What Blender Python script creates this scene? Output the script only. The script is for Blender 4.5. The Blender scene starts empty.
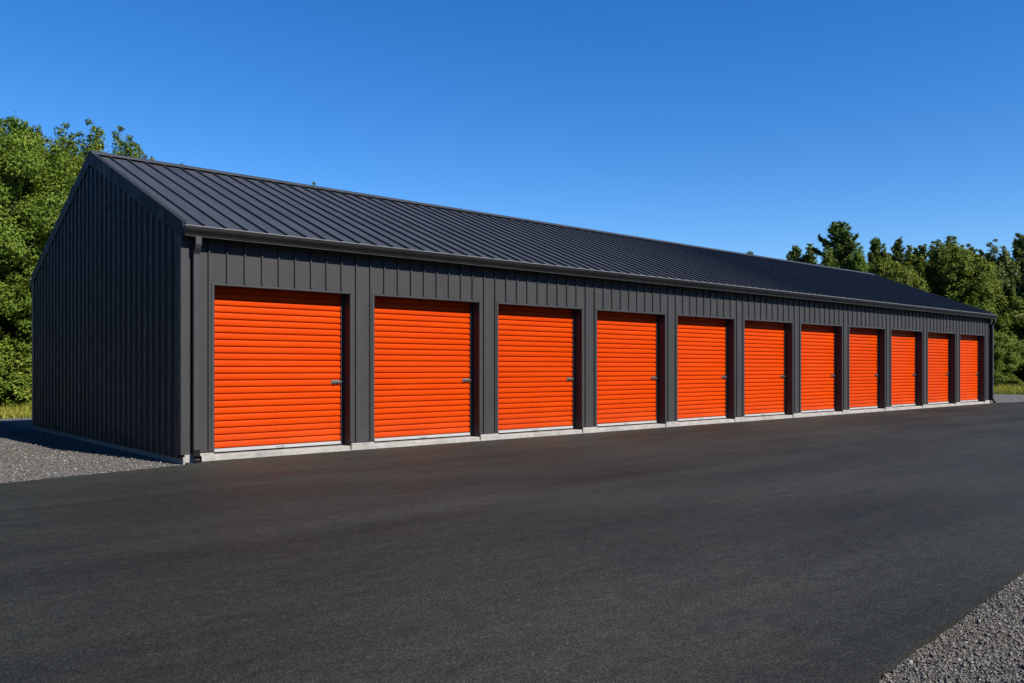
import bpy, bmesh, math, random
import numpy as np
from mathutils import Vector

random.seed(7)
scene = bpy.context.scene
COL = scene.collection

# ------------------------------------------------------------------ helpers
def tag(o, label=None, cat=None, group=None, kind=None):
    if label: o['label'] = label
    if cat: o['category'] = cat
    if group: o['group'] = group
    if kind: o['kind'] = kind
    return o

def empty(name, loc=(0, 0, 0), rz=0.0):
    o = bpy.data.objects.new(name, None)
    o.empty_display_size = 0.3
    o.location = loc
    o.rotation_euler = (0, 0, rz)
    COL.objects.link(o)
    return o

class MB:
    """collects boxes, prisms, tubes; build() links them as one mesh object"""
    def __init__(s):
        s.v = []; s.f = []
    def add(s, vs, fs):
        n = len(s.v)
        s.v += [tuple(p) for p in vs]
        s.f += [tuple(i + n for i in f) for f in fs]
    def box(s, x0, x1, y0, y1, z0, z1):
        vs = [(x0,y0,z0),(x1,y0,z0),(x1,y1,z0),(x0,y1,z0),(x0,y0,z1),(x1,y0,z1),(x1,y1,z1),(x0,y1,z1)]
        s.add(vs, [(0,3,2,1),(4,5,6,7),(0,1,5,4),(1,2,6,5),(2,3,7,6),(3,0,4,7)])
    def sweep(s, prof, a, b, fn, closed=True, caps=True):
        """prof: list of 2-D points; fn(p, t) -> 3-D, swept from t=a to t=b"""
        n = len(prof)
        vs = [fn(p, a) for p in prof] + [fn(p, b) for p in prof]
        fs = [(i, (i+1) % n, n + (i+1) % n, n + i) for i in range(n if closed else n-1)]
        if closed and caps:
            fs += [tuple(reversed(range(n))), tuple(range(n, 2*n))]
        s.add(vs, fs)
    def tube(s, pts, rads, k=8):
        pts = [Vector(p) for p in pts]; vs = []; fs = []
        for i, p in enumerate(pts):
            d = (pts[min(i+1, len(pts)-1)] - pts[max(i-1, 0)]).normalized()
            u = d.orthogonal().normalized(); w = d.cross(u)
            for j in range(k):
                a = 2*math.pi*j/k
                vs.append(p + (u*math.cos(a) + w*math.sin(a))*rads[i])
        for i in range(len(pts)-1):
            for j in range(k):
                fs.append((i*k+j, i*k+(j+1) % k, (i+1)*k+(j+1) % k, (i+1)*k+j))
        fs += [tuple(reversed(range(k))), tuple(range((len(pts)-1)*k, len(pts)*k))]
        s.add(vs, fs)
    def build(s, name, mat, parent=None, smooth=False, bevel=0.0):
        me = bpy.data.meshes.new(name)
        me.from_pydata(s.v, [], s.f)
        bm = bmesh.new(); bm.from_mesh(me)
        bmesh.ops.recalc_face_normals(bm, faces=bm.faces)
        if bevel > 0:
            es = [e for e in bm.edges if len(e.link_faces) == 2 and e.calc_face_angle(0) > 0.6]
            bmesh.ops.bevel(bm, geom=es, offset=bevel, segments=1, affect='EDGES', clamp_overlap=True)
        bm.to_mesh(me); bm.free()
        me.materials.append(mat)
        if smooth:
            me.polygons.foreach_set('use_smooth', [True]*len(me.polygons))
        o = bpy.data.objects.new(name, me)
        COL.objects.link(o)
        if parent: o.parent = parent
        return o

def np_mesh(name, verts, loops, nper, mat):
    """fast mesh of faces with nper corners each"""
    me = bpy.data.meshes.new(name)
    nf = len(loops)//nper
    me.vertices.add(len(verts)); me.vertices.foreach_set('co', np.asarray(verts, np.float32).ravel())
    me.loops.add(len(loops)); me.loops.foreach_set('vertex_index', np.asarray(loops, np.int32))
    me.polygons.add(nf)
    me.polygons.foreach_set('loop_start', np.arange(0, nf*nper, nper, dtype=np.int32))
    me.update(calc_edges=True); me.validate()
    me.materials.append(mat)
    return me

def link(name, me, parent=None):
    o = bpy.data.objects.new(name, me); COL.objects.link(o)
    if parent: o.parent = parent
    return o

# ------------------------------------------------------------------ camera (fitted to the photograph)
CX, CY, CZ, YAW, F, V0 = -4.8438, -13.5218, 1.5, 0.7188, 839.34, 367.79
cam_d = bpy.data.cameras.new('camera')
cam_d.sensor_width = 36; cam_d.lens = 36*F/1024
cam_d.shift_y = (V0 - 341.5)/1024
cam_d.clip_end = 2000
cam = bpy.data.objects.new('camera', cam_d); COL.objects.link(cam)
cam.location = (CX, CY, CZ); cam.rotation_euler = (math.pi/2, 0, -YAW)
scene.camera = cam
SY, CYW = math.sin(YAW), math.cos(YAW)
def at(u, fwd):
    """where a thing seen in column u stands when it is fwd metres ahead"""
    rt = (u-512)/F*fwd
    return CX + fwd*SY + rt*CYW, CY + fwd*CYW - rt*SY
def height(v, fwd):
    return CZ + (V0 - v)*fwd/F

# ------------------------------------------------------------------ light
ELEV, AZ = math.radians(42), math.radians(11.8)
sd = Vector((math.sin(AZ)*math.cos(ELEV), -math.cos(AZ)*math.cos(ELEV), math.sin(ELEV)))
sun_d = bpy.data.lights.new('sun', 'SUN'); sun_d.energy = 5.0; sun_d.angle = math.radians(0.5)
sun_d.color = (1.0, 0.95, 0.87)
sun = bpy.data.objects.new('sun', sun_d); COL.objects.link(sun)
sun.rotation_euler = sd.to_track_quat('Z', 'Y').to_euler(); sun.location = (0, -20, 30)
w = bpy.data.worlds.new('World'); scene.world = w; w.use_nodes = True
nt = w.node_tree; bg = nt.nodes['Background']
sky = nt.nodes.new('ShaderNodeTexSky'); sky.sky_type = 'NISHITA'; sky.sun_disc = False
sky.sun_elevation = ELEV; sky.sun_rotation = math.atan2(sd.x, sd.y)
sky.altitude = 300; sky.air_density = 1.0; sky.dust_density = 0.1; sky.ozone_density = 6.0
hsv = nt.nodes.new('ShaderNodeHueSaturation'); hsv.inputs['Saturation'].default_value = 1.27; hsv.inputs['Hue'].default_value = .507; hsv.inputs['Value'].default_value = 1.08
nt.links.new(sky.outputs[0], hsv.inputs['Color']); nt.links.new(hsv.outputs[0], bg.inputs[0]); bg.inputs[1].default_value = 0.08
scene.view_settings.view_transform = 'Standard'; scene.view_settings.look = 'None'
scene.view_settings.exposure = 0.9; scene.view_settings.gamma = 1
scene.view_settings.use_curve_mapping = False

# ------------------------------------------------------------------ materials
KA = .44      # the picture is exposed for dark paint: albedos are kept low and the exposure raised
def new_mat(name):
    m = bpy.data.materials.new(name); m.use_nodes = True
    return m, m.node_tree, m.node_tree.nodes['Principled BSDF']
def N(t, typ, **kw):
    n = t.nodes.new(typ)
    for k, v in kw.items(): setattr(n, k, v)
    return n
def coords(t, scale=(1, 1, 1), which='Object'):
    tc = N(t, 'ShaderNodeTexCoord'); mp = N(t, 'ShaderNodeMapping')
    mp.inputs['Scale'].default_value = scale
    t.links.new(tc.outputs[which], mp.inputs[0]); return mp.outputs[0]
def noise(t, co, scale, detail=4, rough=0.5):
    n = N(t, 'ShaderNodeTexNoise'); n.inputs['Scale'].default_value = scale
    n.inputs['Detail'].default_value = detail; n.inputs['Roughness'].default_value = rough
    t.links.new(co, n.inputs['Vector']); return n.outputs['Fac']
def ramp(t, fac, stops, interp='LINEAR', k=None):
    k = KA if k is None else k
    r = N(t, 'ShaderNodeValToRGB'); r.color_ramp.interpolation = interp
    el = r.color_ramp.elements
    while len(el) < len(stops): el.new(0.5)
    for e, (p, c) in zip(el, stops):
        e.position = p; e.color = (c[0]*k, c[1]*k, c[2]*k, 1) if not isinstance(c, float) else (c, c, c, 1)
    t.links.new(fac, r.inputs[0]); return r.outputs[0]
def mix(t, fac, a, b, mode='MIX'):
    n = N(t, 'ShaderNodeMix', data_type='RGBA', blend_type=mode)
    for sock, v in ((n.inputs[0], fac), (n.inputs[6], a), (n.inputs[7], b)):
        if isinstance(v, (int, float)): sock.default_value = v
        elif isinstance(v, tuple): sock.default_value = (v[0]*KA, v[1]*KA, v[2]*KA, 1)
        else: t.links.new(v, sock)
    return n.outputs[2]
def bump(t, b, h, strength, dist, prev=None):
    n = N(t, 'ShaderNodeBump'); n.inputs['Strength'].default_value = strength; n.inputs['Distance'].default_value = dist
    t.links.new(h, n.inputs['Height'])
    if prev is not None: t.links.new(prev, n.inputs['Normal'])
    t.links.new(n.outputs[0], b.inputs['Normal']); return n.outputs[0]

def painted(name, col, rough=0.45, var=0.12, dirt=None, spec=0.5, streak=(1.2, 1.2, .25), wav=0.15):
    m, t, b = new_mat(name)
    co = coords(t, streak)
    n1 = noise(t, co, 2.2, 5, .6)
    lo = tuple(c*(1-var) for c in col); hi = tuple(c*(1+var) for c in col)
    c = ramp(t, n1, [(.3, lo), (.7, hi)])
    n2 = noise(t, coords(t), 60, 3, .6)
    c = mix(t, ramp(t, n2, [(.45, 0.0), (.75, .10)]), c, tuple(min(1, x*1.8+.01) for x in col))
    if dirt:   # splash dirt low on the wall, a stain with a shape of its own
        sx = N(t, 'ShaderNodeSeparateXYZ'); t.links.new(coords(t), sx.inputs[0])
        mr = N(t, 'ShaderNodeMapRange'); mr.inputs[1].default_value = .17; mr.inputs[2].default_value = .75
        mr.inputs[3].default_value = .42; mr.inputs[4].default_value = 0
        t.links.new(sx.outputs[2], mr.inputs[0])
        mm = N(t, 'ShaderNodeMath', operation='MULTIPLY'); t.links.new(mr.outputs[0], mm.inputs[0])
        t.links.new(noise(t, coords(t), 5, 5, .65), mm.inputs[1])
        c = mix(t, mm.outputs[0], c, dirt)
    t.links.new(c, b.inputs['Base Color'])
    r = ramp(t, noise(t, coords(t), 4, 4, .6), [(.3, max(rough-.08, 0.05)), (.7, rough+.1)])
    t.links.new(r, b.inputs['Roughness'])
    b.inputs['Specular IOR Level'].default_value = spec
    if wav: bump(t, b, noise(t, coords(t, (1, 1, .5)), 3.0, 2, .5), wav, .01)
    return m

M_siding = painted('charcoal_siding', (.066, .066, .068), .55, .10, (.12, .115, .11), .22)
M_trim = painted('charcoal_trim', (.071, .071, .073), .5, .08, None, .25)
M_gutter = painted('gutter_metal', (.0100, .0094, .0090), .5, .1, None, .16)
M_lip_highlight = painted('gutter_lip_highlight', (.26, .26, .26), .4, .1, None, .4)  # pale colour paints the bright highlight along the eave edge
M_roof = painted('roof_metal', (.070, .075, .086), .5, .2, None, .36, (1.5, .35, .35), .12)
M_rake = painted('rake_metal', (.040, .041, .044), .6, .08, None, .15)
M_white = painted('white_bar', (.72, .72, .71), .45, .08, (.4, .39, .37), .4)
M_rubber = painted('rubber', (.025, .025, .027), .7, .1)
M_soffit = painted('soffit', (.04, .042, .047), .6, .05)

def door_mat():
    m, t, b = new_mat('orange_door')
    oi = N(t, 'ShaderNodeObjectInfo')
    co = coords(t, (.5, 1, 2.2))
    n1 = noise(t, co, 1.6, 5, .6)
    c = ramp(t, n1, [(.3, (.90, .070, .0010)), (.72, (1.03, .092, .0018))])
    c = mix(t, ramp(t, noise(t, coords(t), 22, 4, .7), [(.56, 0.0), (.8, .16)]), c, (.55, .05, .01))
    # road dust splashed on the lowest slats, and a few long rain streaks
    sx = N(t, 'ShaderNodeSeparateXYZ'); t.links.new(coords(t), sx.inputs[0])
    md = N(t, 'ShaderNodeMapRange'); md.inputs[1].default_value = .12; md.inputs[2].default_value = .62
    md.inputs[3].default_value = .25; md.inputs[4].default_value = 0; t.links.new(sx.outputs[2], md.inputs[0])
    mm = N(t, 'ShaderNodeMath', operation='MULTIPLY'); t.links.new(md.outputs[0], mm.inputs[0]); t.links.new(noise(t, coords(t), 6, 5, .7), mm.inputs[1])
    c = mix(t, mm.outputs[0], c, (.50, .20, .09))
    c = mix(t, ramp(t, noise(t, coords(t, (9, 1, .35)), 1.2, 4, .6), [(.56, 0.0), (.8, .22)]), c, (.72, .045, .004))
    hs = N(t, 'ShaderNodeHueSaturation')
    mr = N(t, 'ShaderNodeMapRange'); mr.inputs[3].default_value = .90; mr.inputs[4].default_value = 1.04
    t.links.new(oi.outputs['Random'], mr.inputs[0]); t.links.new(mr.outputs[0], hs.inputs['Value'])
    t.links.new(c, hs.inputs['Color']); t.links.new(hs.outputs[0], b.inputs['Base Color'])
    t.links.new(ramp(t, noise(t, coords(t), 3, 4, .6), [(.3, .38), (.7, .55)]), b.inputs['Roughness'])
    b.inputs['Specular IOR Level'].default_value = .05
    bump(t, b, noise(t, coords(t, (1, 1, .3)), 2.5, 3, .5), .35, .016)
    return m
M_door = door_mat()

def steel():
    m, t, b = new_mat('galvanised_steel')
    c = ramp(t, noise(t, coords(t), 40, 4, .6), [(.3, (.22, .22, .215)), (.7, (.40, .40, .39))], k=.9)
    t.links.new(c, b.inputs['Base Color']); b.inputs['Metallic'].default_value = .8; b.inputs['Roughness'].default_value = .38
    return m
M_steel = steel()

def concrete():
    m, t, b = new_mat('concrete')
    co = coords(t)
    c = ramp(t, noise(t, co, 5, 6, .65), [(.25, (.50, .475, .43)), (.55, (.66, .635, .58)), (.8, (.76, .74, .69))])
    c = mix(t, ramp(t, noise(t, co, 1.1, 5, .7), [(.45, 0.0), (.7, .6)]), c, (.30, .28, .25))
    c = mix(t, ramp(t, noise(t, coords(t, (3, 3, 14)), 2.2, 5, .7), [(.52, 0.0), (.7, .5)]), c, (.17, .155, .14))
    c = mix(t, ramp(t, noise(t, co, 90, 2, .6), [(.6, 0.0), (.75, .35)]), c, (.2, .19, .18))
    t.links.new(c, b.inputs['Base Color']); b.inputs['Roughness'].default_value = .85
    bump(t, b, noise(t, co, 45, 5, .7), .35, .008)
    return m
M_conc = concrete()

def asphalt():
    m, t, b = new_mat('asphalt')
    co = coords(t)
    base = ramp(t, noise(t, coords(t, (.32, 1.0, 1)), .55, 6, .6), [(.26, (.0275, .0284, .0232)), (.5, (.0410, .0422, .0350)), (.74, (.060, .0613, .0505))])
    # roller lanes laid along the building
    lanes = ramp(t, noise(t, coords(t, (.03, 1.1, 1)), 1.0, 4, .6), [(.35, 0.0), (.7, .75)])
    base = mix(t, lanes, base, (.067, .068, .057))
    v = N(t, 'ShaderNodeTexVoronoi'); v.inputs['Scale'].default_value = 120; t.links.new(co, v.inputs['Vector'])
    sep = N(t, 'ShaderNodeSeparateColor'); t.links.new(v.outputs['Color'], sep.inputs[0])
    st = ramp(t, sep.outputs[0], [(.0, (.50, .50, .50)), (.55, (.88, .88, .88)), (.9, (1.3, 1.3, 1.29)), (1.0, (2.0, 2.0, 1.97))], k=1)
    c = mix(t, 1.0, base, st, 'MULTIPLY')
    patch = ramp(t, noise(t, coords(t, (.55, 1, 1)), .33, 3, .5), [(.36, (.80, .79, .80)), (.5, (1., 1., 1.)), (.66, (1.16, 1.16, 1.15))], k=1)
    c = mix(t, 1.0, c, patch, 'MULTIPLY')
    blot = ramp(t, noise(t, coords(t, (.5, 1, 1)), 9, 5, .75), [(.3, (.76, .76, .76)), (.5, (1., 1., 1.)), (.72, (1.26, 1.26, 1.25))], k=1)
    c = mix(t, 1.0, c, blot, 'MULTIPLY')
    c = mix(t, ramp(t, noise(t, co, 300, 2, .6), [(.60, 0.0), (.74, .22)]), c, (.11, .108, .10))
    t.links.new(c, b.inputs['Base Color'])
    t.links.new(ramp(t, noise(t, co, 1.3, 4, .6), [(.3, .62), (.7, .8)]), b.inputs['Roughness'])
    b.inputs['Specular IOR Level'].default_value = .12
    v2 = N(t, 'ShaderNodeTexVoronoi'); v2.inputs['Scale'].default_value = 120; t.links.new(co, v2.inputs['Vector'])
    p = bump(t, b, v2.outputs['Distance'], .5, .004)
    bump(t, b, noise(t, co, 2.2, 3, .5), .25, .02, p)
    return m
M_asph = asphalt()

def gravel(name, scale, dark=1.0):
    m, t, b = new_mat(name)
    co = coords(t)
    v = N(t, 'ShaderNodeTexVoronoi'); v.inputs['Scale'].default_value = scale; t.links.new(co, v.inputs['Vector'])
    sep = N(t, 'ShaderNodeSeparateColor'); t.links.new(v.outputs['Color'], sep.inputs[0])
    k = dark
    c = ramp(t, sep.outputs[0], [(0, (.10*k, .10*k, .10*k)), (.5, (.20*k, .197*k, .19*k)), (.85, (.30*k, .295*k, .285*k)), (1, (.5*k, .49*k, .47*k))])
    c = mix(t, ramp(t, noise(t, co, .8, 5, .6), [(.40, 0.0), (.65, .7)]), c, (.27*k, .22*k, .165*k))
    c = mix(t, ramp(t, v.outputs['Distance'], [(.35, 0.0), (.75, .75)]), c, (.035*k, .034*k, .032*k))
    t.links.new(c, b.inputs['Base Color']); b.inputs['Roughness'].default_value = .9
    b.inputs['Specular IOR Level'].default_value = .25
    inv = N(t, 'ShaderNodeMath', operation='SUBTRACT'); inv.inputs[0].default_value = 1; t.links.new(v.outputs['Distance'], inv.inputs[1])
    p = bump(t, b, inv.outputs[0], .8, .02)
    bump(t, b, noise(t, co, 3, 4, .6), .4, .05, p)
    return m
M_grav = gravel('gravel', 34, 1.15)

def stone_mat():
    m, t, b = new_mat('gravel_stone')
    g = N(t, 'ShaderNodeNewGeometry')
    c = ramp(t, g.outputs['Random Per Island'], [(0, (.10, .098, .092)), (.4, (.20, .192, .178)), (.55, (.29, .245, .195)), (.88, (.36, .34, .31)), (1, (.60, .575, .53))])
    c = mix(t, ramp(t, noise(t, coords(t), 70, 4, .7), [(.35, 0.0), (.7, .4)]), c, (.10, .095, .09))
    c = mix(t, ramp(t, noise(t, coords(t), 1.7, 5, .6), [(.45, 0.0), (.68, .38)]), c, (.30, .245, .185))
    t.links.new(c, b.inputs['Base Color']); b.inputs['Roughness'].default_value = .85
    b.inputs['Specular IOR Level'].default_value = .3
    return m
M_stone = stone_mat()

def soil():
    m, t, b = new_mat('meadow_soil')
    co = coords(t)
    c = ramp(t, noise(t, co, .35, 6, .6), [(.3, (.060, .075, .018)), (.55, (.105, .11, .028)), (.75, (.15, .135, .045))])
    c = mix(t, ramp(t, noise(t, co, 25, 4, .7), [(.4, 0.0), (.7, .5)]), c, (.035, .045, .012))
    t.links.new(c, b.inputs['Base Color']); b.inputs['Roughness'].default_value = .95
    bump(t, b, noise(t, co, 18, 5, .7), .8, .06)
    return m
M_soil = soil()

def leaf_mat(name, stops, trans=.32, rough=.62):
    m, t, b = new_mat(name)
    g = N(t, 'ShaderNodeNewGeometry'); oi = N(t, 'ShaderNodeObjectInfo')
    c = ramp(t, g.outputs['Random Per Island'], stops, k=1)
    n = noise(t, coords(t, which='Object'), .45, 3, .6)
    hs = N(t, 'ShaderNodeHueSaturation'); t.links.new(c, hs.inputs['Color'])
    mr = N(t, 'ShaderNodeMapRange'); mr.inputs[1].default_value = .3; mr.inputs[2].default_value = .7
    mr.inputs[3].default_value = .8; mr.inputs[4].default_value = 1.2
    t.links.new(n, mr.inputs[0]); t.links.new(mr.outputs[0], hs.inputs['Value'])
    mh = N(t, 'ShaderNodeMapRange'); mh.inputs[3].default_value = .488; mh.inputs[4].default_value = .512
    t.links.new(oi.outputs['Random'], mh.inputs[0]); t.links.new(mh.outputs[0], hs.inputs['Hue'])
    t.links.new(hs.outputs[0], b.inputs['Base Color']); b.inputs['Roughness'].default_value = rough
    b.inputs['Specular IOR Level'].default_value = .13
    tr = N(t, 'ShaderNodeBsdfTranslucent'); t.links.new(hs.outputs[0], tr.inputs['Color'])
    ms = N(t, 'ShaderNodeMixShader'); ms.inputs[0].default_value = trans
    out = t.nodes['Material Output']
    t.links.new(b.outputs[0], ms.inputs[1]); t.links.new(tr.outputs[0], ms.inputs[2]); t.links.new(ms.outputs[0], out.inputs[0])
    return m
L_broad = leaf_mat('broad_leaves', [(0, (.050, .094, .010)), (.5, (.100, .156, .017)), (.85, (.150, .194, .023)), (1, (.215, .22, .036))])
L_mid = leaf_mat('mid_leaves', [(0, (.050, .084, .010)), (.5, (.098, .138, .015)), (1, (.170, .19, .026))])
L_con = leaf_mat('needles', [(0, (.032, .058, .013)), (.5, (.060, .094, .018)), (1, (.115, .138, .027))], .2, .55)
L_grass = leaf_mat('grass_blades', [(0, (.10, .12, .014)), (.5, (.20, .20, .025)), (1, (.36, .31, .07))], .35)
def bark():
    m, t, b = new_mat('bark')
    c = ramp(t, noise(t, coords(t, (6, 6, 1)), 2, 5, .7), [(.3, (.05, .042, .034)), (.7, (.13, .115, .1))])
    t.links.new(c, b.inputs['Base Color']); b.inputs['Roughness'].default_value = .9
    bump(t, b, noise(t, coords(t, (8, 8, 1)), 3, 5, .7), .7, .03)
    return m
M_bark = bark()

# ------------------------------------------------------------------ ground
def sheet(name, pts, z, mat, thick=0):
    bm = bmesh.new()
    vs = [bm.verts.new((x, y, z)) for x, y in pts]
    f = bm.faces.new(vs)
    if f.normal.z < 0: f.normal_flip()
    if thick:
        r = bmesh.ops.extrude_face_region(bm, geom=[f])
        for e in r['geom']:
            if isinstance(e, bmesh.types.BMVert): e.co.z -= thick
        bmesh.ops.recalc_face_normals(bm, faces=bm.faces)
    bmesh.ops.triangulate(bm, faces=[x for x in bm.faces if len(x.verts) > 4])
    me = bpy.data.meshes.new(name); bm.to_mesh(me); bm.free(); me.materials.append(mat)
    return tag(link(name, me), kind='structure')

def ragged(a, b, step, amp, rng):
    a = np.array(a, float); b = np.array(b, float); L = np.linalg.norm(b-a); n = max(int(L/step), 1)
    d = (b-a)/L; nrm = np.array([-d[1], d[0]])
    out = []; w1 = 0.0
    for i in range(n):
        w1 = .8*w1 + rng.normal()*amp*.6
        out.append(tuple(a + d*(L*i/n) + nrm*(w1 + rng.normal()*amp*.35)))
    return out
rng = np.random.default_rng(3)
# meadow reaching the horizon
R = 1500
sheet('meadow_ground', [(R*math.cos(k*math.pi/24), R*math.sin(k*math.pi/24)) for k in range(48)], -.075, M_soil)
# gravel pad round the building
gp = []
gp += ragged((-60, -40), (58, -40), 1.5, .15, rng) + ragged((58, -40), (48.8, 5), .6, .12, rng)
gp += ragged((48.8, 5), (46, 17.5), .6, .12, rng) + ragged((46, 17.5), (2, 15.9), .6, .08, rng)
gp += ragged((2, 15.9), (-60, 17.8), .5, .07, rng) + ragged((-60, 17.8), (-60, -40), 1.5, .15, rng)
sheet('gravel_ground', gp, -.045, M_grav)
# asphalt yard
ap = []
ap += ragged((-46, -17.0), (-8, -12.32), .35, .03, rng)
ap += ragged((-8, -12.32), (6, -10.94), .055, .010, rng)
ap += ragged((6, -10.94), (30, -8.7), .25, .02, rng) + ragged((30, -8.7), (95, -4.5), .6, .03, rng)
ap += ragged((95, -4.5), (95, -1.6), .5, .03, rng)
ap += ragged((95, -1.6), (38, -.55), .5, .03, rng) + ragged((38, -.55), (34.5, -.06), .2, .01, rng)
ap += [(34.45, -.034), (.05, -.034)]
ap += ragged((-.02, -.31), (-2.7, -.86), .09, .009, rng) + ragged((-2.7, -.86), (-14, -3.15), .15, .015, rng)
ap += ragged((-14, -3.15), (-46, -8), .4, .03, rng)
sheet('asphalt_yard', ap, -.012, M_asph, .03)

# ------------------------------------------------------------------ the storage building
P, WO, X0, HOP, REC = 3.037, 2.520, 0.520, 2.853, 0.245
L, D = 34.15, 10.30
EV, RD, RY = 3.76, 5.90, D/2            # roof plane height at y = -0.14, ridge
ZB = 0.125                               # bottom of siding
RIB = .3037; RX0 = .4320                 # rib pitch of the wall panels
B = tag(empty('storage_building', (0, 0, 0)), 'long charcoal metal storage building with a gabled seam roof and eleven orange roller doors', 'storage building')
SL = (RD - EV)/(RY + .14)
def zroof(y): return RD - SL*abs(y - RY)

# foundation: plinth round the building, low door sills and pier blocks in front
m = MB()
m.box(.012, L-.012, .33, D-.012, -.2, .045)
m.box(0.012, L-.012, -.03, .325, -.2, .072)          # door sill strip
fnd = m.build('foundation', M_conc, B, bevel=.008)
for k in range(12):
    xa = X0 + (k-1)*P + WO if k else .012
    xb = X0 + k*P if k < 11 else L-.012
    m = MB(); m.box(xa+.020, xb-.014, -.036, .30, -.05, ZB-.004)
    m.build('pier_block', M_conc, B, bevel=.008)

def rib_profile(x0, x1, first, pitch=RIB, h=.030, w0=.042, w1=.022):
    pts = [(x0, 0)]
    k = math.ceil((x0 + w0/2 - first)/pitch)
    x = first + k*pitch
    while x + w0/2 < x1:
        pts += [(x-w0/2, 0), (x-w1/2, h), (x+w1/2, h), (x+w0/2, 0)]
        # two low stiffening swages between the ribs
        for q in (.36, .66):
            xs = x + q*pitch
            if xs + .03 < x1: pts += [(xs-.016, 0), (xs, .0022), (xs+.016, 0)]
        x += pitch
    pts.append((x1, 0))
    return pts

# header siding over the doors
m = MB()
pr = rib_profile(.0, L, RX0)
m.sweep(pr, HOP+.045, 3.72, lambda p, t: (p[0], -p[1], t), closed=False)
m.build('header_siding', M_siding, B)
# pillars between the doors
for k in range(12):
    xa = X0 + (k-1)*P + WO if k else 0.0
    xb = X0 + k*P if k < 11 else L
    m = MB()
    m.sweep(rib_profile(xa, xb, RX0), ZB, HOP+.045, lambda p, t: (p[0], -p[1], t), closed=False)
    # reveals into the doorways
    if k: m.add([(xa, -.022, .0735), (xa, REC+.08, .0735), (xa, REC+.08, HOP+.045), (xa, -.022, HOP+.045)], [(0, 1, 2, 3)])
    if k < 11: m.add([(xb, 0, .0735), (xb, REC+.08, .0735), (xb, REC+.08, HOP+.045), (xb, 0, HOP+.045)], [(0, 1, 2, 3)])
    m.build('pillar', M_siding, B)
    m = MB(); m.box(xa+.002, xb-.002, -.036, .02, ZB-.003, ZB+.014)
    m.build('base_trim', M_rubber, B)

# roller doors, one built and then copied
def make_door():
    x0, x1 = X0, X0 + WO
    pt = .1135; z0 = .135
    prof = [(z0, 0)]
    z = z0
    shape = [(.0, -.008), (.19, -.008), (.23, .005), (.30, .0125), (.42, .0155), (.66, .0160), (.88, .0150), (.97, .0125)]
    while z < HOP + .1:
        prof += [(z + a*pt, d) for a, d in shape]
        z += pt
    m = MB()
    m.sweep(prof, x0-.05, x1+.05, lambda p, t: (t, REC - p[1], p[0]), closed=False)
    d = m.build('roller_door', M_door, B, smooth=True)
    # frame of the opening: head trim and jamb trims, proud of the siding
    m = MB()
    m.box(x0-.048, x1+.048, -.014, .05, HOP-.004, HOP+.042)
    m.box(x0-.005, x1+.005, .053, REC+.09, HOP+.0, HOP+.03)
    m.box(x0-.048, x0+.004, -.012, .03, ZB+.016, HOP-.006)
    m.box(x1-.004, x1+.048, -.012, .03, ZB+.016, HOP-.006); m.box(x1-.004, x1+.016, -.040, .03, .004, ZB-.006)
    m.build('door_frame', M_trim, d, bevel=.004)
    m = MB(); m.box(x0+.002, x0+.035, REC-.036, REC-.026, .074, HOP-.005)    # rails the curtain runs in
    m.build('guide_rail', M_trim, d)
    m = MB(); m.box(x1-.06, x1-.002, REC-.036, REC-.026, .074, HOP-.005)
    m.build('guide_rail', M_trim, d)
    m = MB(); m.box(x0+.037, x1-.062, REC-.034, REC+.012, .100, .150); m.box(x0+.037, x1-.062, REC-.048, REC-.034, .100, .108)
    m.build('bottom_bar', M_white, d, bevel=.004)
    m = MB(); m.box(x0+.037, x1-.062, REC-.020, REC+.008, .0735, .099)
    m.build('bottom_seal', M_rubber, d)
    xc = (x0+x1)/2
    m = MB(); m.tube([(xc-.06, REC-.035, .122), (xc-.06, REC-.075, .120), (xc+.06, REC-.075, .120), (xc+.06, REC-.035, .122)], [.007]*4, 6)
    m.build('pull_handle', M_steel, d)
    zl = 1.245
    m = MB()
    m.box(x1-.255, x1-.085, REC-.032, REC-.022, zl-.032, zl+.032)
    m.box(x1-.23, x1-.012, REC-.046, REC-.034, zl-.011, zl+.011)
    m.box(x1-.205, x1-.185, REC-.060, REC-.047, zl-.03, zl+.012)
    m.tube([(x1-.125, REC-.045, zl), (x1-.125, REC-.068, zl)], [.014, .014], 10)
    for sx in (-.24, -.10):
        for sz in (-.024, .024):
            m.tube([(x1+sx, REC-.031, zl+sz), (x1+sx, REC-.037, zl+sz)], [.005, .005], 6)
    m.build('latch', M_steel, d)
    return d
d0 = make_door()
kids0 = list(d0.children)
for k in range(1, 11):
    c = d0.copy(); COL.objects.link(c); c.parent = B
    c.location = (k*P, 0, 0)
    for ch in kids0:
        e = ch.copy(); COL.objects.link(e); e.parent = c

# gable siding (both ends) and rear siding
def gable(x, sgn):
    m = MB()
    pr = rib_profile(.0, D, .15, RIB, .026, .085, .045)
    vs = []; fs = []
    for (y, h) in pr:
        vs.append((x - sgn*h, y, ZB-.075)); vs.append((x - sgn*h, y, zroof(y) - .03))
    for i in range(len(pr)-1): fs.append((2*i, 2*i+2, 2*i+3, 2*i+1))
    m.add(vs, fs); m.build('gable_siding', M_siding, B)
gable(0.0, 1); gable(L, -1)
m = MB()
m.sweep(rib_profile(0, L, RX0), ZB, 3.72, lambda p, t: (p[0], D + p[1], t), closed=False)
m.build('rear_siding', M_siding, B)
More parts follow.
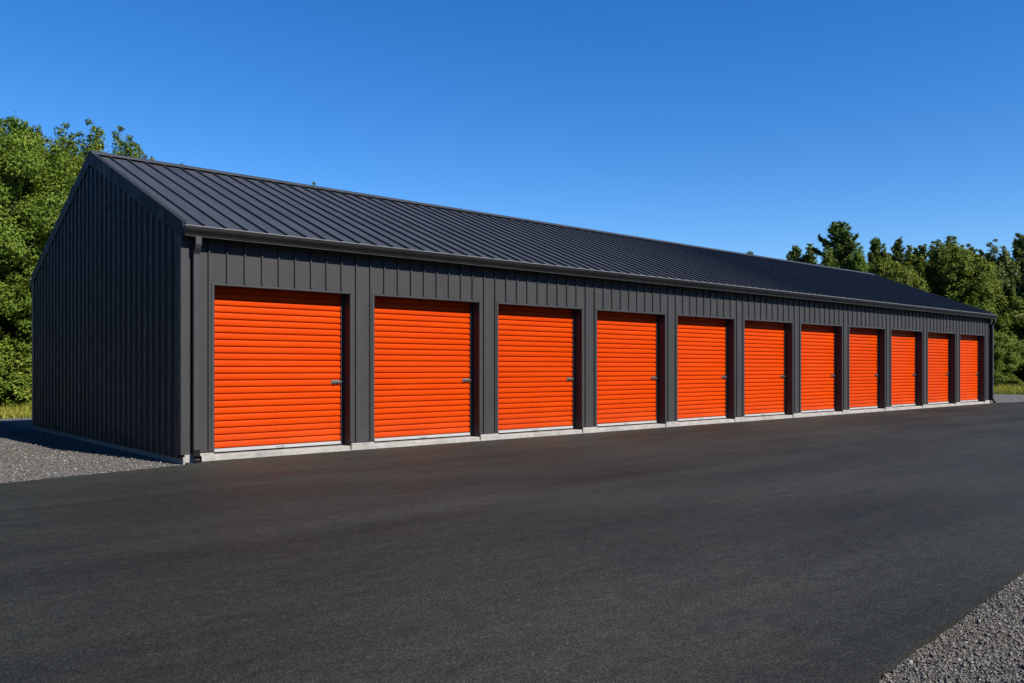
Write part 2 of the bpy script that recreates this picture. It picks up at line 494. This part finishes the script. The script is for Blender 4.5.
# corner trims
for x, sx in ((0, 1), (L, -1)):
    for y, sy in ((0, 1), (D, -1)):
        m = MB()
        m.box(min(x-sx*.028, x+sx*.115), max(x-sx*.028, x+sx*.115), min(y-sy*.040, y-sy*.0325), max(y-sy*.040, y-sy*.0325), ZB-.01, 3.60)
        m.box(min(x-sx*.028, x-sx*.0265), max(x-sx*.028, x-sx*.0265), min(y-sy*.0325, y+sy*.10), max(y-sy*.0325, y+sy*.10), ZB-.01, 3.60)
        m.build('corner_trim', M_trim, B)

# roof: two standing-seam slopes as one part, with ridge cap and rake trims below it
OX = .012
m = MB()
for s in (-1, 1):
    ye = -.15 if s < 0 else D + .08
    def pt(p, t):   # p = (x, height above the roof plane), t = fraction eave->ridge
        y = ye + (RY - ye)*t
        return (p[0], y - (-s)*0 , zroof(y) + p[1])
    prof = [(-OX, 0)]
    x = .305 - .357
    while x < L + OX - .02:
        if x > -OX + .03: prof += [(x-.014, 0), (x-.010, .042), (x+.010, .042), (x+.014, 0)]
        for q in (.33, .67):
            xs = x + q*.357
            if -OX + .03 < xs < L+OX-.03: prof += [(xs-.012, 0), (xs, .0016), (xs+.012, 0)]
        x += .357
    prof.append((L+OX, 0))
    m.sweep(prof, 0, 1, pt, closed=False)
    m.add([(-OX, ye, zroof(ye)-.03), (L+OX, ye, zroof(ye)-.03), (L+OX, RY, RD-.03), (-OX, RY, RD-.03)], [(0, 1, 2, 3)])
    m.add([(-OX, ye, zroof(ye)-.03), (L+OX, ye, zroof(ye)-.03), (L+OX, ye, zroof(ye)), (-OX, ye, zroof(ye))], [(0, 1, 2, 3)])
roof = m.build('roof', M_roof, B)
m = MB()
pr = [(-.19, -.19*SL+.045), (-.19, -.19*SL+.062), (-.02, .062), (.02, .062), (.19, -.19*SL+.062), (.19, -.19*SL+.045), (.0, .046)]
m.sweep(pr, -OX-.012, L+OX+.012, lambda p, t: (t, RY+p[0], RD+p[1]))
m.build('ridge_cap', M_roof, roof)
for x, sx in ((0, 1), (L, -1)):
    for s in (-1, 1):
        ye = -.132 if s < 0 else D+.09
        m = MB()
        pr = [(OX+.020, .050), (-.06, .050), (-.06, .038), (OX+.004, .038), (OX+.004, -.205), (.002, -.205), (.002, -.218), (OX+.020, -.218)]
        m.sweep(pr, 0, 1, lambda p, t: (x - sx*p[0], ye + (RY-ye)*t, zroof(ye + (RY-ye)*t) + p[1]))
        m.build('rake_trim', M_rake, roof)

# soffit and gutter along both eaves, with downspouts
def eave(s):
    y0 = 0 if s < 0 else D
    Y = lambda a: y0 + s*a           # distance outwards from the wall
    m = MB()
    lo, hi = sorted((Y(.0325), Y(.13)))
    m.box(-.03, L+.03, lo, hi, 3.60, 3.615)
    lo, hi = sorted((Y(.118), Y(.133)))
    m.box(-.03, L+.03, lo, hi, 3.616, zroof(Y(.13))-.034)
    m.build('soffit', M_soffit, B)
    m = MB()
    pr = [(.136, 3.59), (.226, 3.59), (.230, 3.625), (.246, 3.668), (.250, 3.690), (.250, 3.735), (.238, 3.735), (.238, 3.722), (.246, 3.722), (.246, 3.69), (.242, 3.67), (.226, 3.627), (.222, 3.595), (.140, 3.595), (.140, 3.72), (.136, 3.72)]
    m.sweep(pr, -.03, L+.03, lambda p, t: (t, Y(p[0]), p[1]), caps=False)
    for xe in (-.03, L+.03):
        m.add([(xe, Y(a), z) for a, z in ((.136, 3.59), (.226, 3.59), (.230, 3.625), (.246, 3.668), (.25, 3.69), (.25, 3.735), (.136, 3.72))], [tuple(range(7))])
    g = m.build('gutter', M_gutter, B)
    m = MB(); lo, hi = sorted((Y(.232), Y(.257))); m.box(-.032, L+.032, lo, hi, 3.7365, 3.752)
    m.build('gutter_lip_highlight', M_lip_highlight, g)  # strip on the gutter top, its highlight put in by colour
    m = MB(); lo, hi = sorted((Y(.212), Y(.2305))); m.box(-.028, L+.028, lo, hi, 3.580, 3.5885)
    m.build('gutter_base_highlight', M_trim, g)  # lighter strip paints the thin highlight along the gutter's lower edge
eave(-1); eave(1)

def downspout(x):
    def boxtube(m, pts, w_, d_, cap0=True, cap1=True):
        vs = []; fs = []
        for i, (xx, y, z, ny, nz) in enumerate(pts):      # ny,nz: in-plane normal of the section
            for a, b_ in ((-w_, -d_), (w_, -d_), (w_, d_), (-w_, d_)):
                vs.append((xx + a, y + b_*ny, z + b_*nz))
        for i in range(len(pts)-1):
            for j in range(4): fs.append((i*4+j, i*4+(j+1) % 4, i*4+4+(j+1) % 4, i*4+4+j))
        if cap0: fs.append((0, 1, 2, 3))
        if cap1: fs.append(tuple(len(vs)-4+q for q in range(4)))
        m.add(vs, fs)
    m = MB()
    boxtube(m, [(x, -.190, 3.589, 1, 0), (x, -.190, 3.47, 1, .25), (x, -.165, 3.42, .8, .6), (x, -.120, 3.36, .8, .6), (x, -.098, 3.32, 1, .25), (x, -.098, 3.25, 1, 0),
             (x, -.098, .185, 1, 0)], .048, .043)
    ds = m.build('downspout', M_trim, B, bevel=.004)
    m = MB()
    boxtube(m, [(x, -.098, .190, 1, 0), (x, -.100, .13, .95, .3), (x, -.125, .085, .6, .8), (x, -.180, .055, .35, .94), (x, -.215, .045, .3, .95)], .053, .047, True, False)
    boxtube(m, [(x, -.2135, .0455, .3, .95), (x, -.16, .062, .35, .94)], .049, .043, False, True)   # the open mouth
    m.build('elbow', M_gutter, ds)
    return ds
downspout(.185); downspout(L-.10)

# ------------------------------------------------------------------ vegetation
def leaf_quads(c, nrm, size, rng, aspect=.55, fold=.25):
    """one folded diamond leaf spray per centre: two triangles-> quad corners"""
    n = len(c)
    nrm = nrm/np.maximum(np.linalg.norm(nrm, axis=1, keepdims=True), 1e-6)
    r = rng.normal(size=(n, 3)); u = np.cross(nrm, r); u /= np.maximum(np.linalg.norm(u, axis=1, keepdims=True), 1e-6)
    v = np.cross(nrm, u)
    s = size[:, None]
    a = c - u*s; b = c + v*s*aspect + nrm*s*fold; d = c + u*s; e = c - v*s*aspect + nrm*s*fold
    verts = np.stack([a, b, d, e], 1).reshape(-1, 3)
    return verts, np.arange(4*n, dtype=np.int32)

def limb_mb(m, p0, p1, r0, r1, rng, seg=5, wob=.12, k=6):
    p0 = np.array(p0, float); p1 = np.array(p1, float); L_ = np.linalg.norm(p1-p0)
    pts = []; rad = []
    for i in range(seg+1):
        t = i/seg
        p = p0 + (p1-p0)*t + rng.normal(size=3)*wob*L_*.15*(0 < i < seg) + np.array([0, 0, L_*.08*math.sin(math.pi*t)])
        pts.append(tuple(p)); rad.append(r0 + (r1-r0)*t)
    m.tube(pts, rad, k)

def broad_tree(seed, H, R_, zb, nlobe, nleaf, ls, lean=0, spires=0, lowfull=.8, sub=.055, top=1.0):
    """returns (trunk mesh, crown mesh): lobes on a crown envelope, each lobe a crowd of small leaf clumps"""
    rng = np.random.default_rng(seed)
    lobes = []; ph = rng.uniform(0, 6.28, 4)
    for i in range(nlobe):
        t = ((i + rng.uniform(0, 1))/nlobe)**.9; a = i*2.4 + rng.normal()*.35
        env = (lowfull + (1-lowfull)*min(1, t/.35))*math.sqrt(max(0, 1 - max(0, (t-.38)/.66)**2))
        env *= 1 + .18*math.sin(2*a+ph[0]+3*t) + .10*math.sin(5*a+ph[1]-5*t)
        lr = R_*rng.uniform(.30, .46)*(1.05 - .42*t)
        rr = max(0, R_*env - lr*.8)*rng.uniform(.75, 1.0)
        z = zb + lr*.55 + (H*top - zb - lr*1.45)*t
        lobes.append((rr*math.cos(a), rr*math.sin(a), z, lr))
    cl = []
    for (x, y, z, lr) in lobes:
        k = int(15 + 20*(lr/(R_*.4))**2)
        d = rng.normal(size=(k, 3)); d /= np.linalg.norm(d, axis=1, keepdims=True); d[:, 2] = d[:, 2]*.85 + .12
        q = lr*rng.uniform(.55, 1.05, k)
        for j in range(k):
            c = np.array([x, y, z]) + d[j]*q[j]
            cr = H*sub*rng.uniform(.55, 1.15)
            cl.append((c[0], c[1], min(max(c[2], cr*.6), H - cr*.3), cr, d[j]))
            if d[j][2] > .55 and rng.random() < .5:       # a shoot standing up from the top of a lobe
                for q2 in range(3): cl.append((c[0]+.06*rng.normal(), c[1]+.06*rng.normal(), min(c[2] + cr*(.55+.5*q2), H), cr*(.55-.14*q2), d[j]))
    for i in range(spires):       # upright leaders that break the outline
        a = rng.uniform(0, 6.283); q = R_*(0 if i == 0 else rng.uniform(.06, .5)); tp = H*(1 if i == 0 else rng.uniform(.86, .985))
        for j in range(11):
            cl.append((q*math.cos(a)*(1-.03*j) + rng.normal()*.12, q*math.sin(a)*(1-.03*j) + rng.normal()*.12, tp - .027*H*j, H*(.016 + .0058*j), np.array([0, 0, 1.])))
    V = []
    tot = sum(c[3]**2 for c in cl)
    for (x, y, z, cr, od) in cl:
        n = int(nleaf*cr*cr/tot) + 26
        d = rng.normal(size=(n, 3)); d /= np.linalg.norm(d, axis=1, keepdims=True)
        rad = cr*(rng.uniform(.05, 1.0, n)**.5)*(1 + .25*np.sin(d[:, 0]*6 + x*4)*np.sin(d[:, 1]*6 + y*4))
        rad = np.where(rng.random(n) < .05, rad*1.35, rad)
        c = np.array([x, y, z]) + d*rad[:, None]*np.array([1.05, 1.05, .8])
        nr = d*.8 + od*.5 + rng.normal(size=(n, 3))*.6 + np.array([0, 0, .45])
        v, _ = leaf_quads(c, nr, ls*rng.uniform(.6, 1.35, n), rng); V.append(v)
    V = np.concatenate(V)
    V[:, 2] = np.maximum(V[:, 2], .03)
    crown = np_mesh('crown', V, np.arange(len(V), dtype=np.int32), 4, L_broad)
    m = MB(); r0 = H*.018
    limb_mb(m, (0, 0, -.2), (lean, 0, H*.66), r0, r0*.4, rng, 7, .05, 9)
    for (x, y, z, lr) in lobes:
        t = max(.1, min(.92, (z/H)*.75))
        limb_mb(m, (lean*t, 0, H*.66*t), (x, y, z), r0*.34*(1-.5*t), .012, rng)
    tm = m.build('trunk', M_bark); me = tm.data; bpy.data.objects.remove(tm)
    return me, crown

def conifer(seed, H, R_, nleaf, ls, bare=.06, rag=.35, up=.25):
    rng = np.random.default_rng(seed)
    m = MB()
    limb_mb(m, (0, 0, -.2), (rng.normal()*.1, rng.normal()*.1, H*.985), H*.016, .012, rng, 8, .015, 9)
    C = []; NR = []; S = []
    z = H*bare
    br = []
    while z < H*.985:
        t = (z/H - bare)/(1-bare)
        ln = R_*(1-t)**.8*(.75 + .25*min(1, t/.12)) + .14
        k = rng.integers(4, 7); a0 = rng.uniform(0, 6.28)
        for j in range(k):
            br.append((z + rng.normal()*.06, a0 + j*6.283/k + rng.normal()*.25, ln*rng.uniform(1-rag*1.3, 1+rag*.45), t))
        z += H*.040*(1.15 - .6*t)
    tot = sum(b[2]**1.5 for b in br)
    for (z, a, ln, t) in br:
        n = max(8, int(nleaf*ln**1.5/tot))
        q = rng.uniform(.08, 1, n)**.75
        dz = ln*(up*q + (.10 + .4*t)*q*q - .10*(1-t)*q)
        bx, by = math.cos(a), math.sin(a)
        wid = .08 + .20*ln*np.sin(np.clip(q, 0, 1)*2.7)**1
        side = rng.normal(size=n)*wid*.55
        x = bx*ln*q - by*side; y = by*ln*q + bx*side
        zz = z + dz + rng.normal(size=n)*(.05 + .03*ln)
        C.append(np.stack([x, y, zz], 1))
        NR.append(np.stack([rng.normal(size=n)*.8 + bx*.4, rng.normal(size=n)*.8 + by*.4, rng.uniform(.1, 1.2, n)], 1))
        S.append(ls*rng.uniform(.6, 1.3, n))
        limb_mb(m, (0, 0, z), (bx*ln*.8, by*ln*.8, z + ln*.8*up), .010 + .010*ln, .006, rng, 3, .05, 5)
    n = 60                              # the leader
    C.append(np.stack([rng.normal(size=n)*.05, rng.normal(size=n)*.05, H*rng.uniform(.95, 1.0, n)], 1))
    NR.append(rng.normal(size=(n, 3))); S.append(np.full(n, ls*.6))
    v, l = leaf_quads(np.concatenate(C), np.concatenate(NR), np.concatenate(S), rng, .34, .12)
    v[:, 2] = np.maximum(v[:, 2], .02)
    crown = np_mesh('crown', v, l, 4, L_con)
    tm = m.build('trunk', M_bark); me = tm.data; bpy.data.objects.remove(tm)
    return me, crown

PROTO = {}
def proto(key, fn):
    if key not in PROTO: PROTO[key] = fn()
    return PROTO[key]
KINDS = {
 'round_a': (lambda: broad_tree(11, 11.5, 4.4, .2, 26, 190000, .060, 0, 4, .95, .05, .96), 11.5),
 'round_b': (lambda: broad_tree(12, 11.5, 3.6, .3, 22, 150000, .060, .3, 8, .8, .05, .93), 11.5),
 'shoot_a': (lambda: broad_tree(13, 11.5, 2.5, .4, 14, 115000, .058, .2, 5, .8, .045, .80), 11.5),
 'shoot_b': (lambda: broad_tree(14, 11.5, 2.0, .4, 12, 95000, .058, -.2, 4, .8, .042, .80), 11.5),
 'far_a': (lambda: broad_tree(21, 11.0, 4.0, .1, 24, 120000, .085, 0, 5, 1.0, .05, .95), 11.0),
 'far_b': (lambda: broad_tree(22, 11.0, 3.3, .1, 20, 105000, .085, 0, 7, 1.0, .05, .9), 11.0),
 'far_c': (lambda: broad_tree(23, 11.0, 2.7, .1, 16, 80000, .085, .2, 7, 1.0, .05, .86), 11.0),
 'pine_a': (lambda: conifer(31, 13.0, 3.9, 60000, .15, .04, .5, .3), 13.0),
 'pine_b': (lambda: conifer(32, 13.0, 2.9, 46000, .145, .04, .5, .38), 13.0),
 'pine_c': (lambda: conifer(33, 13.0, 2.4, 38000, .14, .04, .42, .28), 13.0),
 'bush': (lambda: broad_tree(41, 2.4, 1.7, .0, 14, 26000, .060, 0, 0, 1.0, .10), 2.4),
}
def tree(kind, u, v, fwd, label, group, leaf=None, wide=1.0, rz=None, name=None, cat='tree'):
    fn, h0 = KINDS[kind]; tm, cm = proto(kind, fn)
    if leaf is not None and cm.materials[0] != leaf:
        key = (kind, leaf.name)
        if key not in PROTO:
            c2 = cm.copy(); c2.materials.clear(); c2.materials.append(leaf); PROTO[key] = c2
        cm = PROTO[key]
    x, y = at(u, fwd); s = height(v, fwd)/h0
    r = empty(name or ('conifer_tree' if kind.startswith('pine') else 'broadleaf_tree'), (x, y, -.06), random.uniform(0, 6.28) if rz is None else rz)
    r.scale = (s*wide, s*wide, s)
    tag(r, label, cat, group)
    link('trunk' if cat == 'tree' else 'stems', tm, r); link('crown' if cat == 'tree' else 'foliage', cm, r)
    return r

GL = 'trees beyond the left end of the building'
GR = 'trees beyond the far right end of the building'
tree('round_a', 4, 121, 33.5, 'leafy yellow-green tree filling the left edge of the photo from grass to skyline', GL)
tree('round_b', 36, 130, 38.5, 'round green tree just left of the roof peak, behind the leftmost tree', GL)
tree('shoot_b', 62, 124, 40, 'green tree with a pointed top directly left of the roof peak', GL)
tree('shoot_a', 94, 121, 42, 'tall upright tree rising just right of the gable peak, tallest above the roof', GL, None, .9)
tree('shoot_b', 119, 128, 44, 'narrow upright tree above the ridge, second to the right of the gable peak', GL, None, .9)
tree('shoot_b', 138, 145, 46, 'small dark tip of a tree over the ridge, third right of the gable peak', GL, L_mid, .7)
tree('shoot_b', 183, 164, 52, 'tiny treetop barely peeping over the near part of the ridge', GL, L_mid, .6)
tree('shoot_b', 313, 183, 56, 'faint treetop peeping over the ridge above the nearest orange door', GL, L_mid, .6)
tree('far_a', 10, 262, 31.5, 'low bushy tree in front of the leftmost tree, touching the grass verge', GL, L_broad, 1.1)
tree('bush', 26, 352, 30.6, 'leafy shrub against the left edge of the dark gable on the grass', 'shrubs on the verge', L_broad, 1.3, None, 'shrub', 'shrub')
tree('bush', 2, 350, 30.4, 'leafy shrub at the left edge of the photo on the grass verge', 'shrubs on the verge', L_broad, 1.3, None, 'shrub', 'shrub')

tree('pine_b', 750, 251, 74, 'tip of a conifer just showing over the middle of the roof ridge', GR)
tree('pine_b', 795, 245, 72, 'slim conifer over the ridge, leftmost of the right-hand trees', GR)
tree('far_c', 809, 244, 73, 'light green tree low over the ridge between the slim conifer and the tallest pine', GR, L_mid, 1.2, 3.0)
tree('pine_a', 839, 222, 70, 'tallest dark pine with ragged tiers above the far roof slope', GR, None, 1.3, 1.0)
tree('far_c', 826, 246, 67, 'small light green tree in front of the left side of the tallest pine', GR, L_mid, .9, 2.0)
tree('far_c', 849, 240, 72, 'mid green tree behind the right side of the tallest pine', GR, L_mid, 1.0, 4.0)
tree('far_c', 860, 243, 66, 'light green leafy tree in front of the tallest pine at the end of the ridge', GR, L_broad, .9)
tree('pine_b', 876, 237, 68, 'pointed conifer just right of the ridge end', GR)
tree('pine_c', 898, 238, 70, 'thin pointed conifer, second to the right of the ridge end', GR)
tree('far_a', 890, 254, 64, 'mid green leafy tree low over the far rake of the roof', GR, L_mid)
tree('pine_a', 921, 245, 71, 'lower slim conifer between the thin conifer and the broad leafy tree', GR)
tree('far_a', 955, 237, 66, 'broad leafy tree with a rounded top above the far roof corner', GR, L_mid)
tree('far_b', 975, 292, 60, 'sunlit leafy tree standing directly behind the far downspout', GR, L_mid, 1.15)
tree('far_c', 910, 246, 67, 'mid green tree filling the gap right of the thin conifer', GR, L_mid)
tree('far_c', 934, 242, 69, 'dark green tree just left of the broad leafy tree above the far roof corner', GR, L_mid)
tree('far_b', 992, 240, 72, 'dark rounded tree behind the sunlit tree at the far corner', GR, L_con)
tree('pine_a', 1021, 234, 74, 'dark conifer at the right edge of the photo', GR)
tree('far_a', 1040, 262, 68, 'dark leafy tree cut by the right edge of the photo', GR, L_con)
tree('bush', 1003, 372, 59, 'low dark shrub at the foot of the trees behind the far gravel', 'shrubs on the verge', L_mid, 1.4, None, 'shrub', 'shrub')

# a wood farther back that reads as one mass between the trees, plus unseen arms added to block sky
def wood():
    rng = np.random.default_rng(77); V = []
    def clump_row(us, fwd0, fwd1, vtop, n):
        for _ in range(n):
            u = rng.uniform(*us); f = rng.uniform(fwd0, fwd1); x, y = at(u, f)
            h = height(vtop(u), f)*rng.uniform(.72, 1.0)
            for q in range(9):
                cz = h*rng.uniform(.05, .9); cr = rng.uniform(.9, 1.7)
                k = 150
                d = rng.normal(size=(k, 3)); d /= np.linalg.norm(d, axis=1, keepdims=True)
                c = np.array([x + rng.normal()*1.3, y + rng.normal()*1.3, cz]) + d*(cr*rng.uniform(.5, 1, k)**.5)[:, None]
                v, _ = leaf_quads(c, d + rng.normal(size=(k, 3))*.6, rng.uniform(.2, .42, k), rng); V.append(v)
    clump_row((-260, 60), 44, 58, lambda u: 150, 60)
    clump_row((60, 300), 56, 70, lambda u: 185 + .12*(u-60), 45)
    clump_row((300, 740), 74, 95, lambda u: 225 + .11*(u-300), 60)
    clump_row((740, 1300), 76, 100, lambda u: 268 if u < 900 else 258, 110)
    for _ in range(85):            # unseen western arm, added to block sky light and darken the gable
        x, y = rng.uniform(-22, -12.5), rng.uniform(-5, 42); h = rng.uniform(10, 13)
        for q in range(9):
            cz = h*rng.uniform(.05, .92); cr = rng.uniform(.9, 1.7); k = 110
            d = rng.normal(size=(k, 3)); d /= np.linalg.norm(d, axis=1, keepdims=True)
            c = np.array([x + rng.normal()*1.3, y + rng.normal()*1.3, cz]) + d*(cr*rng.uniform(.5, 1, k)**.5)[:, None]
            v, _ = leaf_quads(c, d + rng.normal(size=(k, 3))*.6, rng.uniform(.2, .42, k), rng); V.append(v)
    for _ in range(120):           # unseen southern arm behind the camera, added to cut sky fill on the front
        x, y = rng.uniform(-45, 75), rng.uniform(-52, -40); h = rng.uniform(11, 15)
        for q in range(8):
            cz = h*rng.uniform(.05, .92); cr = rng.uniform(1.2, 2.2); k = 60
            d = rng.normal(size=(k, 3)); d /= np.linalg.norm(d, axis=1, keepdims=True)
            c = np.array([x + rng.normal()*1.5, y + rng.normal()*1.5, cz]) + d*(cr*rng.uniform(.5, 1, k)**.5)[:, None]
            v, _ = leaf_quads(c, d + rng.normal(size=(k, 3))*.6, rng.uniform(.35, .65, k), rng); V.append(v)
    V = np.concatenate(V); V[:, 2] = np.maximum(V[:, 2], 0)
    o = link('background_wood_with_blockers', np_mesh('background_wood_with_blockers', V, np.arange(len(V), dtype=np.int32), 4, L_con))
    tag(o, 'dark mass of woodland behind the separate trees on both sides, plus unseen rows added to block sky light', 'woodland', kind='stuff')
wood()

# grass on the verges
def grass():
    rng = np.random.default_rng(5); V = []
    def patch(us, f0, f1, n, hmax, hmin=.08):
        u = rng.uniform(us[0], us[1], n); f = rng.uniform(f0, f1, n)
        rt = (u-512)/F*f
        x = CX + f*SY + rt*CYW; y = CY + f*CYW - rt*SY
        ok = ~((x > -62) & (x < 47.5 + .06*(17-y)) & (y < 16.6 + .1*np.sin(x*1.3) + .12*rng.normal(size=n)) & (y > -40))
        ok &= ~((x > 47) & (x < 58) & ((x - 48.8) < (5 - y)*.2 + .2))
        x, y = x[ok], y[ok]; k = len(x)
        h = rng.uniform(hmin, hmax, k)*(.6 + .6*np.sin(x*.9)*np.sin(y*1.1)**2); h = np.maximum(h, .06)
        a = rng.uniform(0, 6.28, k); w_ = rng.uniform(.012, .03, k)
        base = np.stack([x, y, np.full(k, -.08)], 1)
        side = np.stack([np.cos(a)*w_, np.sin(a)*w_, np.zeros(k)], 1)
        tip = base + np.stack([rng.normal(size=k)*.35*h, rng.normal(size=k)*.35*h, h], 1)
        V.append(np.stack([base-side, base+side, tip], 1).reshape(-1, 3))
    patch((-160, 60), 23, 40, 60000, .40)
    patch((930, 1130), 48, 64, 60000, .55)
    V = np.concatenate(V)
    o = link('verge_grass', np_mesh('verge_grass', V, np.arange(len(V), dtype=np.int32), 3, L_grass))
    tag(o, 'yellow-green rough grass growing along the verge below the trees', 'grass', kind='stuff')
grass()

# loose gravel stones: dense beside the yard near the camera, thinner by the gable
def stones():
    rng = np.random.default_rng(9)
    # unit stone: squashed octahedron subdivided once
    bm = bmesh.new(); bmesh.ops.create_icosphere(bm, subdivisions=1, radius=1)
    bv = np.array([v.co[:] for v in bm.verts]); bf = np.array([[v.index for v in f.verts] for f in bm.faces]); bm.free()
    V = []; Fc = []; off = 0
    def scatter(x, y, r, z0):
        nonlocal off
        n = len(x); k = len(bv)
        jit = bv[None]*(1 + rng.normal(size=(n, k, 1))*.27)
        sc = r[:, None]*rng.uniform(.65, 1.25, (n, 3)); sc[:, 2] *= .62
        p = jit*sc[:, None, :]
        a = rng.uniform(0, 6.283, n); b = rng.normal(size=n)*.4
        ca, sa = np.cos(a)[:, None], np.sin(a)[:, None]; cb, sb = np.cos(b)[:, None], np.sin(b)[:, None]
        X = p[..., 0]; Y = p[..., 1]*cb - p[..., 2]*sb; Z = p[..., 1]*sb + p[..., 2]*cb
        q = np.stack([X*ca - Y*sa + x[:, None], X*sa + Y*ca + y[:, None], Z + z0[:, None]], -1)
        V.append(q.reshape(-1, 3)); Fc.append((bf[None] + (off + np.arange(n)*k)[:, None, None]).reshape(-1)); off += n*k
    # near strip south of the asphalt edge (edge: y = -12.36 + .0971 (x+8)); fine and dense close by, sparser farther off
    for x0, x1, n, depth, rm in ((-2.6, 4.2, 150000, 1.7, .0046), (-7, -2.6, 16000, 2.5, .0075), (4.2, 12, 26000, 3, .0075), (-2.6, 4.2, 2200, 3.2, .010)):
        x = rng.uniform(x0, x1, n); e = -12.32 + .0986*(x+8)
        dd = rng.uniform(0, 1, n)**1.2*depth + .004
        r = np.clip(np.exp(rng.normal(size=n)*.42)*rm, .0022, .016)
        scatter(x, e - dd, r, -.046 + r*.4 + .008*np.clip(rng.normal(size=n), -.5, 1.5))
    # a few stray stones kicked onto the asphalt
    n = 30
    x = rng.uniform(-3, 8, n); y = -12.32 + .0986*(x+8) + np.abs(rng.normal(size=n))*.18
    scatter(x, y, rng.uniform(.003, .008, n), np.full(n, -.010))
    # lit gravel by the gable
    n = 60000
    x = rng.uniform(-9, -.06, n); y = rng.uniform(-2.2, 15.5, n)
    ok = y > -.31 + .2055*x + .02
    x, y = x[ok], y[ok]; r = np.clip(np.exp(rng.normal(size=len(x))*.4)*.0105, .006, .026)
    scatter(x, y, r, -.042 + r*.3)
    V_ = np.concatenate(V)
    o = link('gravel_stones', np_mesh('gravel_stones', V_, np.concatenate(Fc), 3, M_stone))
    tag(o, 'loose grey crushed stones lying on the gravel beside the asphalt', 'gravel', kind='stuff')
stones()
